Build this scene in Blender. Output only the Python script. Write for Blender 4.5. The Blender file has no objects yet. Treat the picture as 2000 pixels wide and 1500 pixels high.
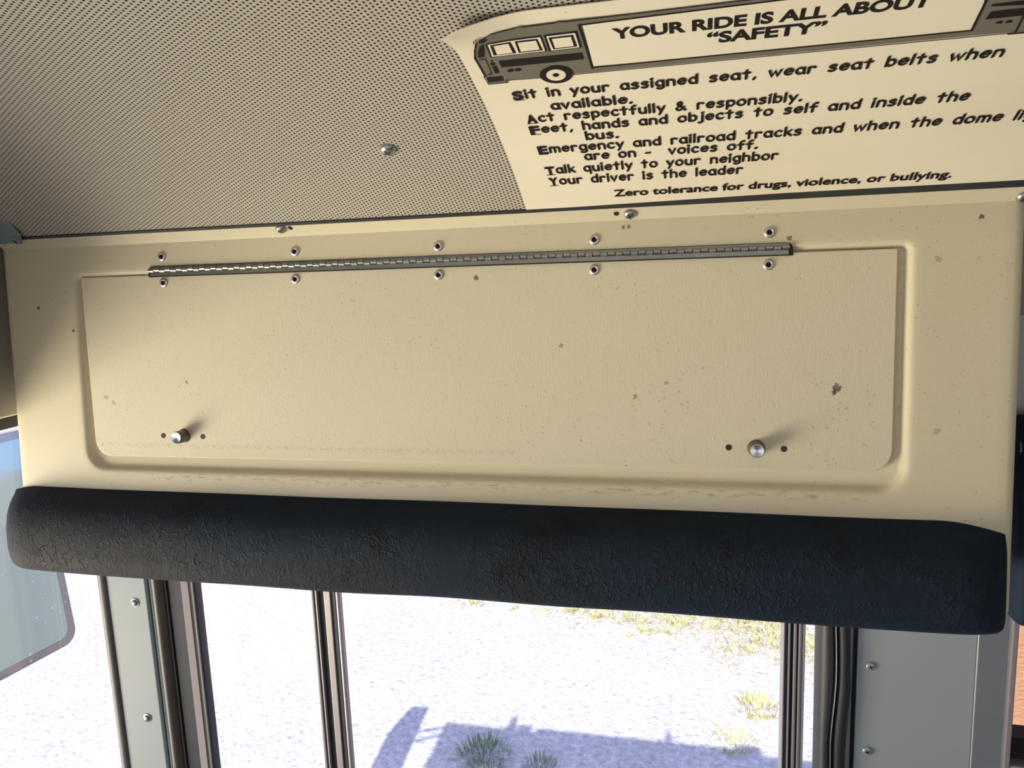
import bpy, bmesh, math, random
from mathutils import Vector, Matrix

random.seed(7)
S = bpy.context.scene
COL = S.collection

# ------------------------------------------------------------------ camera
CAM = Vector((0, 0, 2.5))
FPX = 1500.0                                   # focal length in pixels of the 2000 x 1500 frame
cx = Vector((0.97264, 0.0, -0.232318)).normalized()      # world X (along the bus side) in camera axes
cd = Vector((0.03818, 0.986403, 0.159846)).normalized()  # world down
cy = cx.cross(cd)                                        # world outward (through the door)
# camera-axes (right, down, forward) expressed in the world
right = Vector((cx.x, cy.x, -cd.x))
down = Vector((cx.y, cy.y, -cd.y))
fwd = Vector((cx.z, cy.z, -cd.z))
cam = bpy.data.cameras.new('camera')
cam.sensor_fit = 'HORIZONTAL'
cam.sensor_width = 36.0
cam.lens = 36.0 * FPX / 2000.0
cam.clip_start = 0.02
cam_ob = bpy.data.objects.new('camera', cam)
COL.objects.link(cam_ob)
M = Matrix.Identity(4)
for i in range(3):
    M[i][0] = right[i]; M[i][1] = -down[i]; M[i][2] = -fwd[i]; M[i][3] = CAM[i]
cam_ob.matrix_world = M
S.camera = cam_ob

# ------------------------------------------------------------------ world, sun, lamps, exposure
SUN_EL = math.radians(42.2)
world = bpy.data.worlds.new('sky')
S.world = world
world.use_nodes = True
wn = world.node_tree.nodes; wl = world.node_tree.links
wn.clear()
wo = wn.new('ShaderNodeOutputWorld'); wb = wn.new('ShaderNodeBackground')
wtc = wn.new('ShaderNodeTexCoord'); wsep = wn.new('ShaderNodeSeparateXYZ'); wr = wn.new('ShaderNodeValToRGB')
wl.new(wtc.outputs['Generated'], wsep.inputs[0]); wl.new(wsep.outputs['Z'], wr.inputs[0])
wr.color_ramp.elements[0].position = 0.0; wr.color_ramp.elements[0].color = (0.80, 0.86, 1.0, 1)
wr.color_ramp.elements[1].position = 0.55; wr.color_ramp.elements[1].color = (0.42, 0.50, 1.0, 1)
wl.new(wr.outputs[0], wb.inputs[0]); wb.inputs[1].default_value = 1.55
wl.new(wb.outputs[0], wo.inputs[0])

def lamp(name, kind, loc, energy, color, target=None, size=1.0, size_y=None, direction=None):
    l = bpy.data.lights.new(name, kind); l.energy = energy; l.color = color
    if kind == 'AREA':
        l.size = size
        if size_y: l.shape = 'RECTANGLE'; l.size_y = size_y
    o = bpy.data.objects.new(name, l); COL.objects.link(o); o.location = loc
    d = direction if direction is not None else Vector(target) - Vector(loc)
    o.rotation_euler = Vector(d).to_track_quat('-Z', 'Y').to_euler()
    return o

sun = lamp('sun', 'SUN', (0, -4, 8), 8.4, (1.0, 0.95, 0.86), direction=(0, math.cos(SUN_EL), -math.sin(SUN_EL)))
sun.data.angle = math.radians(0.5)
# sunlit bonnet and ground throwing light up through the windscreen
lamp('windscreen_daylight', 'AREA', (-1.95, -0.02, 1.42), 62, (1.0, 0.91, 0.70), target=(-0.3, 0.78, 2.42), size=0.85)
# daylight of the driver-side windows, opposite the door
lamp('driver_window_daylight', 'AREA', (0.5, -1.22, 2.12), 3.0, (0.92, 0.96, 1.0), target=(0.3, 0.8, 2.2), size=2.2, size_y=0.65)

S.view_settings.view_transform = 'Standard'
S.view_settings.look = 'None'
S.view_settings.gamma = 1.0
S.view_settings.exposure = 0.0
S.view_settings.use_curve_mapping = False

# ------------------------------------------------------------------ helpers: rays of the photograph meeting real surfaces
def ray(px, py):
    return right * (px - 1000) + down * (py - 750) + fwd * FPX

def at_y(px, py, Y):
    r = ray(px, py); return CAM + r * (Y / r.y)

def at_x(px, py, X):
    r = ray(px, py); return CAM + r * (X / r.x)

def at_ground(px, py):
    r = ray(px, py); return CAM + r * (-2.5 / r.z)

# frame of the header panel: origin, along, up, towards the cabin
PC = Vector((-0.188229, 0.78, 2.5 - 0.113527))
PU = Vector((0, 0.068586, 0.997645)); PN = Vector((0, -0.997645, 0.068586))
PM = Matrix(((1, 0, 0, PC.x), (0, PU.y, PN.y, PC.y), (0, PU.z, PN.z, PC.z), (0, 0, 0, 1)))

def on_panel(px, py, off=0.0):
    r = ray(px, py); o = PC + PN * off - CAM
    w = r * (o.dot(PN) / r.dot(PN)) + CAM - PC
    return w.x, w.dot(PU)

# ------------------------------------------------------------------ helpers: materials
def new_mat(name):
    m = bpy.data.materials.new(name); m.use_nodes = True
    nt = m.node_tree; nt.nodes.clear()
    out = nt.nodes.new('ShaderNodeOutputMaterial')
    b = nt.nodes.new('ShaderNodeBsdfPrincipled')
    nt.links.new(b.outputs[0], out.inputs[0])
    return m, nt, b, out

class NB:
    """tiny node builder"""
    def __init__(s, nt): s.nt = nt
    def n(s, t, **kw):
        o = s.nt.nodes.new(t)
        for k, v in kw.items(): setattr(o, k, v)
        return o
    def put(s, sock, v):
        if hasattr(v, 'bl_idname') or hasattr(v, 'is_output'): s.nt.links.new(v, sock)
        else: sock.default_value = v
    def math(s, op, a, b=0.0, c=None, clamp=False):
        o = s.n('ShaderNodeMath', operation=op, use_clamp=clamp); s.put(o.inputs[0], a); s.put(o.inputs[1], b)
        if c is not None: s.put(o.inputs[2], c)
        return o.outputs[0]
    def coord(s, kind='Object', scale=(1, 1, 1), rot=(0, 0, 0)):
        tc = s.n('ShaderNodeTexCoord'); mp = s.n('ShaderNodeMapping')
        mp.inputs['Scale'].default_value = scale; mp.inputs['Rotation'].default_value = rot
        s.nt.links.new(tc.outputs[kind], mp.inputs[0]); return mp.outputs[0]
    def noise(s, vec, scale, detail=3, rough=0.55, dist=0.0, out='Fac'):
        o = s.n('ShaderNodeTexNoise'); s.put(o.inputs['Vector'], vec)
        o.inputs['Scale'].default_value = scale; o.inputs['Detail'].default_value = detail
        o.inputs['Roughness'].default_value = rough; o.inputs['Distortion'].default_value = dist
        return o.outputs[out]
    def voro(s, vec, scale, feature='F1', rnd=1.0):
        o = s.n('ShaderNodeTexVoronoi', feature=feature); s.put(o.inputs['Vector'], vec)
        o.inputs['Scale'].default_value = scale
        if 'Randomness' in o.inputs: o.inputs['Randomness'].default_value = rnd
        return o
    def ramp(s, fac, stops):
        o = s.n('ShaderNodeValToRGB'); e = o.color_ramp.elements
        while len(e) < len(stops): e.new(0.5)
        for el, (p, c) in zip(e, stops):
            el.position = p; el.color = (c, c, c, 1) if isinstance(c, (int, float)) else (*c, 1)
        s.put(o.inputs[0], fac); return o.outputs[0]
    def mix(s, fac, a, b, blend='MIX'):
        o = s.n('ShaderNodeMix', data_type='RGBA', blend_type=blend)
        s.put(o.inputs[0], fac)
        for sock, v in ((o.inputs[6], a), (o.inputs[7], b)):
            if isinstance(v, tuple): sock.default_value = (*v, 1)
            else: s.nt.links.new(v, sock)
        return o.outputs[2]
    def bump(s, h, strength=0.3, dist=0.001, normal=None):
        o = s.n('ShaderNodeBump'); o.inputs['Strength'].default_value = strength
        o.inputs['Distance'].default_value = dist; s.put(o.inputs['Height'], h)
        if normal is not None: s.nt.links.new(normal, o.inputs['Normal'])
        return o.outputs[0]

def flat(name, color, rough=0.5, metal=0.0, spec=0.5, wear=0.0, grain=0.0, coat=0.0):
    m, nt, b, out = new_mat(name); k = NB(nt)
    b.inputs['Roughness'].default_value = rough; b.inputs['Metallic'].default_value = metal
    b.inputs['Specular IOR Level'].default_value = spec
    b.inputs['Coat Weight'].default_value = coat
    if wear:
        v = k.coord()
        f = k.noise(v, 14, 5)
        nt.links.new(k.mix(k.math('MULTIPLY', f, wear), color, tuple(c * 0.45 for c in color)), b.inputs['Base Color'])
    else:
        b.inputs['Base Color'].default_value = (*color, 1)
    if grain:
        nt.links.new(k.bump(k.noise(k.coord(), 700, 2), grain, 0.0006), b.inputs['Normal'])
    return m

def panel_material(name, color, vertical=False):
    """beige textured plastic with dirt specks"""
    m, nt, b, out = new_mat(name); k = NB(nt)
    v = k.coord()
    big = k.noise(v, 5, 4)
    col = k.mix(k.math('MULTIPLY', big, 0.22), color, tuple(c * 0.80 for c in color))
    # soft grime clouds and fine specks
    sp = k.voro(v, 170); dens = k.noise(v, 9, 3)
    thr = k.math('MULTIPLY', k.math('SUBTRACT', dens, 0.30, clamp=True), 0.62)
    speck = k.math('LESS_THAN', sp.outputs['Distance'], thr)
    keep = k.math('GREATER_THAN', k.noise(v, 61, 1), 0.50)
    col = k.mix(k.math('MULTIPLY', k.math('MULTIPLY', speck, keep), 0.28), col, (0.16, 0.11, 0.06))
    sp2 = k.voro(v, 26)
    speck2 = k.math('LESS_THAN', sp2.outputs['Distance'], k.math('MULTIPLY', k.math('SUBTRACT', k.noise(v, 33, 2), 0.55, clamp=True), 0.33))
    col = k.mix(k.math('MULTIPLY', speck2, 0.4), col, (0.10, 0.06, 0.03))
    # grime bands: settled dirt under the recess, rubbed scuffs low on the lid
    sy = k.n('ShaderNodeSeparateXYZ'); nt.links.new(v, sy.inputs[0])
    yc, hw, sc, amt = (-0.0905, 0.0040, (45, 160, 1), 0.5) if vertical else (-0.1275, 0.0065, (18, 70, 1), 0.6)
    band = k.math('SUBTRACT', 1.0, k.math('DIVIDE', k.math('ABSOLUTE', k.math('SUBTRACT', sy.outputs['Y'], yc)), hw), clamp=True)
    inx = k.math('LESS_THAN', k.math('ABSOLUTE', k.math('ADD', sy.outputs['X'], 0.26 if vertical else 0.05)), 0.26 if vertical else 0.40)
    gr = k.ramp(k.noise(k.coord(scale=sc), 4.0, 5, 0.7), [(0.50, 0.0), (0.62, 1.0)])
    col = k.mix(k.math('MULTIPLY', k.math('MULTIPLY', band, inx), k.math('MULTIPLY', gr, amt)), col, (0.20, 0.15, 0.09))
    nt.links.new(col, b.inputs['Base Color'])
    b.inputs['Roughness'].default_value = 0.58
    b.inputs['Specular IOR Level'].default_value = 0.35
    g = k.coord(scale=(1.0, 0.30, 1.0)) if vertical else v
    h = k.math('ADD', k.noise(g, 640 if vertical else 520, 2), k.math('MULTIPLY', k.noise(v, 1100, 1), 0.5))
    nt.links.new(k.bump(h, 0.26 if vertical else 0.18, 0.0006), b.inputs['Normal'])
    return m, nt, b, k, v, col

def stains(nt, b, k, col, spots):
    """dried spots with a shape of their own, at places given in the part's own coordinates"""
    sep = k.n('ShaderNodeSeparateXYZ'); tc = k.n('ShaderNodeTexCoord'); nt.links.new(tc.outputs['Object'], sep.inputs[0])
    wob = k.math('MULTIPLY', k.math('SUBTRACT', k.noise(tc.outputs['Object'], 420, 3), 0.5), 0.008)
    tot = None
    for x, y, r, a in spots:
        dx = k.math('SUBTRACT', sep.outputs['X'], x); dy = k.math('SUBTRACT', sep.outputs['Y'], y)
        d = k.math('SQRT', k.math('ADD', k.math('MULTIPLY', dx, dx), k.math('MULTIPLY', dy, dy)))
        mask = k.math('MULTIPLY', k.math('LESS_THAN', k.math('ADD', d, wob), r), a)
        tot = mask if tot is None else k.math('MAXIMUM', tot, mask)
    col = k.mix(tot, col, (0.05, 0.018, 0.01))
    nt.links.new(col, b.inputs['Base Color'])

BEIGE = (0.67, 0.60, 0.42)
m_panel, _nt, _b, _k, _v, _c = panel_material('beige_plastic', BEIGE)
# grime line under the recess and thumbed dirt along the bar
stains(_nt, _b, _k, _c, [(*on_panel(75, 602), 0.0022, 0.8), (*on_panel(1218, 444), 0.0018, 0.7), (*on_panel(1228, 443), 0.0018, 0.7),
                         (*on_panel(1917, 423), 0.0022, 0.8), (*on_panel(1833, 505), 0.0030, 0.35), (*on_panel(1541, 465), 0.0022, 0.7),
                         (*on_panel(1830, 842), 0.003, 0.3), (*on_panel(143, 646), 0.0022, 0.7)])
m_door_plate, _nt, _b, _k, _v, _c = panel_material('beige_door_plate', (0.695, 0.63, 0.455), vertical=True)
stains(_nt, _b, _k, _c, [(*on_panel(1635, 758), 0.0040, 0.75), (*on_panel(1631, 765), 0.0026, 0.9), (*on_panel(1240, 775), 0.0024, 0.5),
                         (*on_panel(1095, 676), 0.002, 0.5), (*on_panel(929, 542), 0.0024, 0.8), (*on_panel(1302, 748), 0.002, 0.45),
                         (*on_panel(205, 776), 0.0030, 0.35), (*on_panel(220, 787), 0.0026, 0.35), (*on_panel(362, 747), 0.0018, 0.6)])
m_alu = flat('rivet_aluminium', (0.62, 0.60, 0.58), 0.38, 0.85)
m_screw = flat('screw_zinc', (0.45, 0.46, 0.45), 0.32, 0.9)
m_screw_white = flat('painted_screw', (0.42, 0.42, 0.42), 0.35, 0.4)
m_hinge = flat('hinge_steel', (0.42, 0.42, 0.38), 0.36, 0.9, wear=0.5)
m_black = flat('black_void', (0.012, 0.010, 0.009), 0.8)
m_plug = flat('dark_plug', (0.030, 0.016, 0.014), 0.6)
m_knob_side = flat('knob_brown', (0.16, 0.13, 0.10), 0.45, 0.5)
m_rubber = flat('black_rubber', (0.022, 0.024, 0.030), 0.55, grain=0.1)
m_rubber_grey = flat('grey_rubber', (0.075, 0.072, 0.072), 0.5)
m_mauve = flat('anodised_frame', (0.36, 0.32, 0.33), 0.42, 0.35)
m_mauve_dimmed = flat('anodised_frame_dimmed', (0.20, 0.18, 0.185), 0.6, 0.0, 0.1)  # frame colour copied darker to offset the strong light on the left
m_bright = flat('bright_alu', (0.70, 0.69, 0.70), 0.30, 0.7)
m_greypaint = flat('grey_wall_paint', (0.36, 0.39, 0.40), 0.34, 0.0, 0.5, wear=0.12)
m_postpaint = flat('pale_post_paint', (0.20, 0.225, 0.235), 0.45, 0.0, 0.12, wear=0.10)
m_headertrim = flat('windscreen_header_paint', (0.40, 0.39, 0.36), 0.5, wear=0.25)
m_bracket = flat('bracket_paint', (0.22, 0.27, 0.29), 0.5, wear=0.3)
m_paleblue = flat('pale_blue_edge', (0.40, 0.50, 0.54), 0.35, 0.2)

def chrome_face():
    m, nt, b, out = new_mat('brushed_knob_face'); k = NB(nt)
    b.inputs['Base Color'].default_value = (0.72, 0.74, 0.76, 1); b.inputs['Metallic'].default_value = 1
    b.inputs['Roughness'].default_value = 0.26; b.inputs['Anisotropic'].default_value = 0.7
    return m
m_knob_face = chrome_face()

def perforated():
    """perforated sheet: 2 mm holes on a 4.3 mm hexagonal grid, laid out in metres along the sheet"""
    m, nt, b, out = new_mat('perforated_sheet'); k = NB(nt)
    uv = k.n('ShaderNodeUVMap'); sep = k.n('ShaderNodeSeparateXYZ'); nt.links.new(uv.outputs[0], sep.inputs[0])
    P = 0.0043; Q = P * math.sqrt(3)
    def cell(shift):
        a = k.math('FRACT', k.math('ADD', k.math('DIVIDE', sep.outputs[0], Q), shift + 100))
        c = k.math('FRACT', k.math('ADD', k.math('DIVIDE', sep.outputs[1], P), shift + 100))
        a = k.math('MULTIPLY', k.math('SUBTRACT', a, 0.5), Q); c = k.math('MULTIPLY', k.math('SUBTRACT', c, 0.5), P)
        return k.math('SQRT', k.math('ADD', k.math('MULTIPLY', a, a), k.math('MULTIPLY', c, c)))
    d = k.math('MINIMUM', cell(0.0), cell(0.5))
    hole = k.math('LESS_THAN', d, 0.00102)
    v = k.coord()
    base = k.mix(k.math('MULTIPLY', k.noise(v, 6, 4), 0.3), (0.47, 0.43, 0.355), (0.38, 0.35, 0.29))
    nt.links.new(k.mix(hole, base, (0.022, 0.018, 0.015)), b.inputs['Base Color'])
    b.inputs['Roughness'].default_value = 0.5
    nt.links.new(k.math('SUBTRACT', 0.4, k.math('MULTIPLY', hole, 0.4)), b.inputs['Specular IOR Level'])
    rim = k.math('MULTIPLY', k.math('MINIMUM', k.math('MULTIPLY', d, 1000), 1.25), 1.0)
    nt.links.new(k.bump(rim, 0.25, 0.0006), b.inputs['Normal'])
    return m
m_perf = perforated()

def vinyl(name, color, wr=1.0, left_tint=None):
    """creased upholstery vinyl"""
    m, nt, b, out = new_mat(name); k = NB(nt)
    v = k.coord()
    warp = k.n('ShaderNodeVectorMath', operation='MULTIPLY_ADD')
    nt.links.new(k.noise(v, 22, 4, 0.6, out='Color'), warp.inputs[0]); warp.inputs[1].default_value = (0.05, 0.05, 0.05)
    nt.links.new(v, warp.inputs[2])
    mp = k.n('ShaderNodeMapping'); nt.links.new(warp.outputs[0], mp.inputs[0])
    mp.inputs['Rotation'].default_value = (0, 0, 0.5); mp.inputs['Scale'].default_value = (1.0, 0.30, 1)
    e1 = k.voro(mp.outputs[0], 95, 'DISTANCE_TO_EDGE').outputs['Distance']
    mp2 = k.n('ShaderNodeMapping'); nt.links.new(warp.outputs[0], mp2.inputs[0])
    mp2.inputs['Rotation'].default_value = (0, 0, -0.75); mp2.inputs['Scale'].default_value = (1.0, 0.30, 1)
    e2 = k.voro(mp2.outputs[0], 240, 'DISTANCE_TO_EDGE').outputs['Distance']
    c1 = k.ramp(e1, [(0.0, 1.0), (0.07, 0.0)]); c2 = k.ramp(e2, [(0.0, 1.0), (0.10, 0.0)])
    mask = k.ramp(k.noise(v, 11, 3), [(0.34, 0.0), (0.56, 1.0)])
    mask2 = k.ramp(k.noise(v, 17, 3), [(0.36, 0.0), (0.62, 1.0)])
    h = k.math('ADD', k.math('MULTIPLY', c1, mask), k.math('MULTIPLY', k.math('MULTIPLY', c2, mask2), 0.6))
    h = k.math('ADD', h, k.math('MULTIPLY', k.noise(v, 420, 3), 0.35))
    bn = k.bump(h, 0.65 * wr, 0.0012)
    bn = k.bump(k.noise(v, 30, 3), 0.25, 0.004, bn)
    nt.links.new(bn, b.inputs['Normal'])
    st = k.ramp(k.noise(v, 16, 5, 0.65), [(0.52, 0.0), (0.70, 1.0)])
    col = k.mix(k.math('MULTIPLY', st, 0.75), color, (0.012, 0.010, 0.010))
    if left_tint:
        sx = k.n('ShaderNodeSeparateXYZ'); nt.links.new(v, sx.inputs[0])
        wm = k.math('ADD', k.math('MULTIPLY', sx.outputs['X'], -1.6), k.math('MULTIPLY', k.math('SUBTRACT', k.noise(v, 9, 5, 0.6), 0.5), 1.3))
        wm = k.math('SUBTRACT', wm, k.math('MULTIPLY', k.math('ADD', sx.outputs['Y'], 0.205), 9.0))
        col = k.mix(k.ramp(wm, [(0.05, 0.0), (1.15, 0.85)]), col, left_tint)  # greyer brown towards the left and lower edge, broken by noise
    sp = k.math('LESS_THAN', k.voro(v, 42).outputs['Distance'], k.math('MULTIPLY', k.math('SUBTRACT', k.noise(v, 13, 2), 0.46, clamp=True), 0.8))
    col = k.mix(k.math('MULTIPLY', sp, 0.7), col, (0.006, 0.006, 0.008))
    nt.links.new(col, b.inputs['Base Color'])
    b.inputs['Roughness'].default_value = 0.66; b.inputs['Specular IOR Level'].default_value = 0.12
    return m
m_vinyl = vinyl('navy_vinyl', (0.012, 0.021, 0.034), left_tint=(0.027, 0.025, 0.023))
m_vinyl2 = vinyl('dark_blue_vinyl', (0.018, 0.030, 0.050), 0.3)

def glass(name, tint=(1, 1, 1), refl=0.06, rough=0.0):
    m = bpy.data.materials.new(name); m.use_nodes = True; nt = m.node_tree; nt.nodes.clear()
    out = nt.nodes.new('ShaderNodeOutputMaterial'); mx = nt.nodes.new('ShaderNodeMixShader')
    t = nt.nodes.new('ShaderNodeBsdfTransparent'); g = nt.nodes.new('ShaderNodeBsdfGlossy')
    t.inputs[0].default_value = (*tint, 1); g.inputs['Roughness'].default_value = rough
    mx.inputs[0].default_value = refl
    nt.links.new(t.outputs[0], mx.inputs[1]); nt.links.new(g.outputs[0], mx.inputs[2]); nt.links.new(mx.outputs[0], out.inputs[0])
    return m
m_glass = glass('clear_glass', refl=0.035)
m_tint = glass('bronze_tinted_glass', (0.86, 0.70, 0.60), 0.03)

# ------------------------------------------------------------------ helpers: meshes and objects
def link(name, bm, mat, parent=None, smooth=False, matrix=None, mats=None):
    me = bpy.data.meshes.new(name); bmesh.ops.recalc_face_normals(bm, faces=bm.faces); bm.to_mesh(me); bm.free()
    for mm in (mats or [mat]): me.materials.append(mm)
    if smooth:
        for p in me.polygons: p.use_smooth = True
    o = bpy.data.objects.new(name, me); COL.objects.link(o)
    if matrix is not None: o.matrix_world = matrix
    if parent is not None: o.parent = parent; o.matrix_parent_inverse = parent.matrix_world.inverted()
    return o

def autosmooth(o, deg=40):
    me = o.data
    for p in me.polygons: p.use_smooth = True
    me.set_sharp_from_angle(angle=math.radians(deg))
    return o

def empty(name, loc, matrix=None):
    o = bpy.data.objects.new(name, None); COL.objects.link(o); o.empty_display_size = 0.05
    o.matrix_world = matrix if matrix is not None else Matrix.Translation(loc)
    return o

def tag(o, label=None, cat=None, group=None, kind=None):
    if label: o['label'] = label
    if cat: o['category'] = cat
    if group: o['group'] = group
    if kind: o['kind'] = kind
    return o

def box(bm, x0, x1, y0, y1, z0, z1, bev=0.0, seg=2):
    r = bmesh.ops.create_cube(bm, size=1.0)
    for v in r['verts']:
        v.co = Vector(((x0 + x1) / 2 + v.co.x * (x1 - x0), (y0 + y1) / 2 + v.co.y * (y1 - y0), (z0 + z1) / 2 + v.co.z * (z1 - z0)))
    if bev:
        es = list({e for v in r['verts'] for e in v.link_edges})
        bmesh.ops.bevel(bm, geom=es, offset=bev, segments=seg, affect='EDGES', profile=0.5)
    return bm

def lathe(bm, prof, n=28, mtx=Matrix.Identity(4), mi=None):
    """profile [(radius, height)] turned about local z"""
    rings = []
    for r, h in prof:
        if r < 1e-7: rings.append([bm.verts.new(mtx @ Vector((0, 0, h)))])
        else: rings.append([bm.verts.new(mtx @ Vector((r * math.cos(2 * math.pi * i / n), r * math.sin(2 * math.pi * i / n), h))) for i in range(n)])
    for j, (a, b) in enumerate(zip(rings, rings[1:])):
        for i in range(n):
            i2 = (i + 1) % n
            if len(a) == 1 and len(b) == 1: continue
            if len(a) == 1: f = bm.faces.new((a[0], b[i], b[i2]))
            elif len(b) == 1: f = bm.faces.new((a[i], a[i2], b[0]))
            else: f = bm.faces.new((a[i], a[i2], b[i2], b[i]))
            if mi: f.material_index = mi[j]
    return bm

def tube(bm, pts, r, n=10, cap=True):
    rings = []
    for i, p in enumerate(pts):
        p = Vector(p); a = Vector(pts[max(i - 1, 0)]); c = Vector(pts[min(i + 1, len(pts) - 1)])
        t = (c - a).normalized(); u = t.orthogonal().normalized() if i == 0 else (u - t * u.dot(t)).normalized()
        w = t.cross(u); rr = r[i] if isinstance(r, (list, tuple)) else r
        rings.append([bm.verts.new(p + u * rr * math.cos(2 * math.pi * k / n) + w * rr * math.sin(2 * math.pi * k / n)) for k in range(n)])
    for a, b in zip(rings, rings[1:]):
        for k in range(n): bm.faces.new((a[k], a[(k + 1) % n], b[(k + 1) % n], b[k]))
    if cap: bm.faces.new(rings[0][::-1]); bm.faces.new(rings[-1])
    return bm

def sweep(bm, sections, closed=True, caps=True):
    """skin a list of equal-length point loops"""
    vs = [[bm.verts.new(p) for p in s] for s in sections]
    n = len(vs[0])
    for a, b in zip(vs, vs[1:]):
        for k in range(n if closed else n - 1):
            bm.faces.new((a[k], a[(k + 1) % n], b[(k + 1) % n], b[k]))
    if caps and closed: bm.faces.new(vs[0][::-1]); bm.faces.new(vs[-1])
    return bm

def rrect(x0, x1, y0, y1, rb, rt, n=7):
    """rounded rectangle, bottom and top corner radii, counter-clockwise from bottom left"""
    L = []
    for (ox, oy, r, a0) in ((x0, y0, rb, 180), (x1, y0, rb, 270), (x1, y1, rt, 0), (x0, y1, rt, 90)):
        ccx = ox + (r if ox == x0 else -r); ccy = oy + (r if oy == y0 else -r)
        for i in range(n + 1):
            a = math.radians(a0 + 90 * i / n); L.append((ccx + r * math.cos(a), ccy + r * math.sin(a)))
    return L

# ------------------------------------------------------------------ ceiling profile (bus roof bow), arc length q from the header lip
def ceil_angle(s):
    if s < 0: return 56.5
    if s < 0.31: return min(56.5 + 76 * s, 80.0)
    return min(80 + (s - 0.31) * 13, 90.0)
CDS = 0.004
def _profile():
    a0 = math.radians(56); y = 0.7735 + 0.02 * math.sin(a0); z = 2.5505 - 0.02 * math.cos(a0); s = -0.02
    P = [(y, z)]
    while y > -0.2:
        t = math.radians(ceil_angle(s + CDS / 2)); y -= math.sin(t) * CDS; z += math.cos(t) * CDS; s += CDS; P.append((y, z))
    return P
CP = _profile()
def ceil_pt(x, q, lift=0.0):
    f = (q + 0.02) / CDS; i = max(0, min(int(f), len(CP) - 2)); t = f - i
    y = CP[i][0] + t * (CP[i + 1][0] - CP[i][0]); z = CP[i][1] + t * (CP[i + 1][1] - CP[i][1])
    a = math.radians(ceil_angle(q))
    return Vector((x, y - math.cos(a) * lift, z - math.sin(a) * lift))
def on_ceiling(px, py):
    r = ray(px, py)
    for i in range(len(CP) - 1):
        f0 = (CP[i][1] - 2.5) * r.y - CP[i][0] * r.z; f1 = (CP[i + 1][1] - 2.5) * r.y - CP[i + 1][0] * r.z
        if f0 * f1 <= 0 and f0 != f1:
            t = f0 / (f0 - f1); y = CP[i][0] + t * (CP[i + 1][0] - CP[i][0])
            return r.x * y / r.y, (i + t) * CDS - 0.02
    return None

# ------------------------------------------------------------------ GROUND
m, nt, b, out = new_mat('pale_gravel_ground'); k = NB(nt)
v = k.coord()
base = k.mix(k.noise(v, 2.2, 6), (0.50, 0.47, 0.43), (0.66, 0.64, 0.61))
lum = k.math('ADD', k.math('MULTIPLY', k.noise(v, 26, 6, 0.7), 1.7), 0.10)
base = k.mix(1.0, base, k.mix(1.0, base, lum, 'MULTIPLY'))
clod = k.ramp(k.voro(v, 34).outputs['Distance'], [(0.0, 0.62), (0.28, 1.0)])
base = k.mix(0.55, base, k.mix(1.0, base, clod, 'MULTIPLY'))
sepg = k.n('ShaderNodeSeparateXYZ'); nt.links.new(v, sepg.inputs[0])
gm = k.math('ADD', k.math('MULTIPLY', sepg.outputs['Y'], 0.75), k.math('MULTIPLY', sepg.outputs['X'], 0.32))
gm = k.math('ADD', gm, k.math('MULTIPLY', k.noise(v, 3.0, 5, 0.65), 1.7))
gmask = k.ramp(k.math('MULTIPLY', gm, 0.2), [(0.84, 0.0), (0.93, 0.75)])
gtex = k.ramp(k.noise(k.coord(scale=(1, 0.35, 1)), 42, 4), [(0.40, 0.0), (0.60, 1.0)])
base = k.mix(k.math('MULTIPLY', gmask, gtex), base, (0.34, 0.30, 0.10))
# bare brown earth further back along the bus
far = k.ramp(k.math('ADD', sepg.outputs['X'], k.noise(v, 1.5, 3)), [(0.0, 0.0), (1.0, 1.0)])
brown = k.math('MULTIPLY', k.math('SUBTRACT', sepg.outputs['X'], 1.15, clamp=True), 3.0, clamp=True)
base = k.mix(brown, base, k.mix(k.noise(v, 7, 5, 0.7), (0.62, 0.47, 0.36), (0.46, 0.40, 0.22)))
nt.links.new(base, b.inputs['Base Color']); b.inputs['Roughness'].default_value = 0.95
b.inputs['Specular IOR Level'].default_value = 0.1
hgt = k.math('ADD', k.math('MULTIPLY', k.noise(v, 26, 6, 0.7), 1.0), k.math('MULTIPLY', k.voro(v, 34).outputs['Distance'], 0.5))
nt.links.new(k.bump(hgt, 0.6, 0.03), b.inputs['Normal'])
bm = bmesh.new()
bmesh.ops.create_grid(bm, x_segments=8, y_segments=8, size=30)
ground = tag(link('ground', bm, m), kind='structure')

# ------------------------------------------------------------------ BUS SHELL
# ceiling: the perforated inner sheet, mirrored about the centre line of the bus (Y = -0.2)
def arc_shell(x0, x1, offs, nx):
    bm = bmesh.new(); uvl = bm.loops.layers.uv.new('UVMap')
    half = [(CP[i][0], CP[i][1], i * CDS - 0.02) for i in range(0, len(CP), 3)]
    L = CP[-1]
    full = [(y, z, s, math.radians(ceil_angle(s))) for y, z, s in half]
    last = full[-1][2]
    full += [(2 * L[0] - y, z, 2 * last - s, math.pi - a) for y, z, s, a in reversed(full[:-1])]
    rows = []
    for y, z, s, a in full:
        yy = y + math.cos(a) * offs; zz = z + math.sin(a) * offs
        rows.append([(bm.verts.new((x0 + (x1 - x0) * i / nx, yy, zz)), x0 + (x1 - x0) * i / nx, s) for i in range(nx + 1)])
    for r0, r1 in zip(rows, rows[1:]):
        for i in range(nx):
            q = (r0[i], r0[i + 1], r1[i + 1], r1[i])
            f = bm.faces.new([c[0] for c in q])
            for lp, c in zip(f.loops, q): lp[uvl].uv = (c[1], c[2])
    return bm
ceiling = tag(link('ceiling', arc_shell(-0.86, 4.0, 0.0, 10), m_perf, smooth=True), kind='structure')
roof_yellow = flat('bus_paint', (0.75, 0.42, 0.03), 0.35)
bm = arc_shell(-1.33, 4.0, 0.055, 4)
roof = tag(link('roof', bm, roof_yellow, smooth=True), kind='structure')
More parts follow.
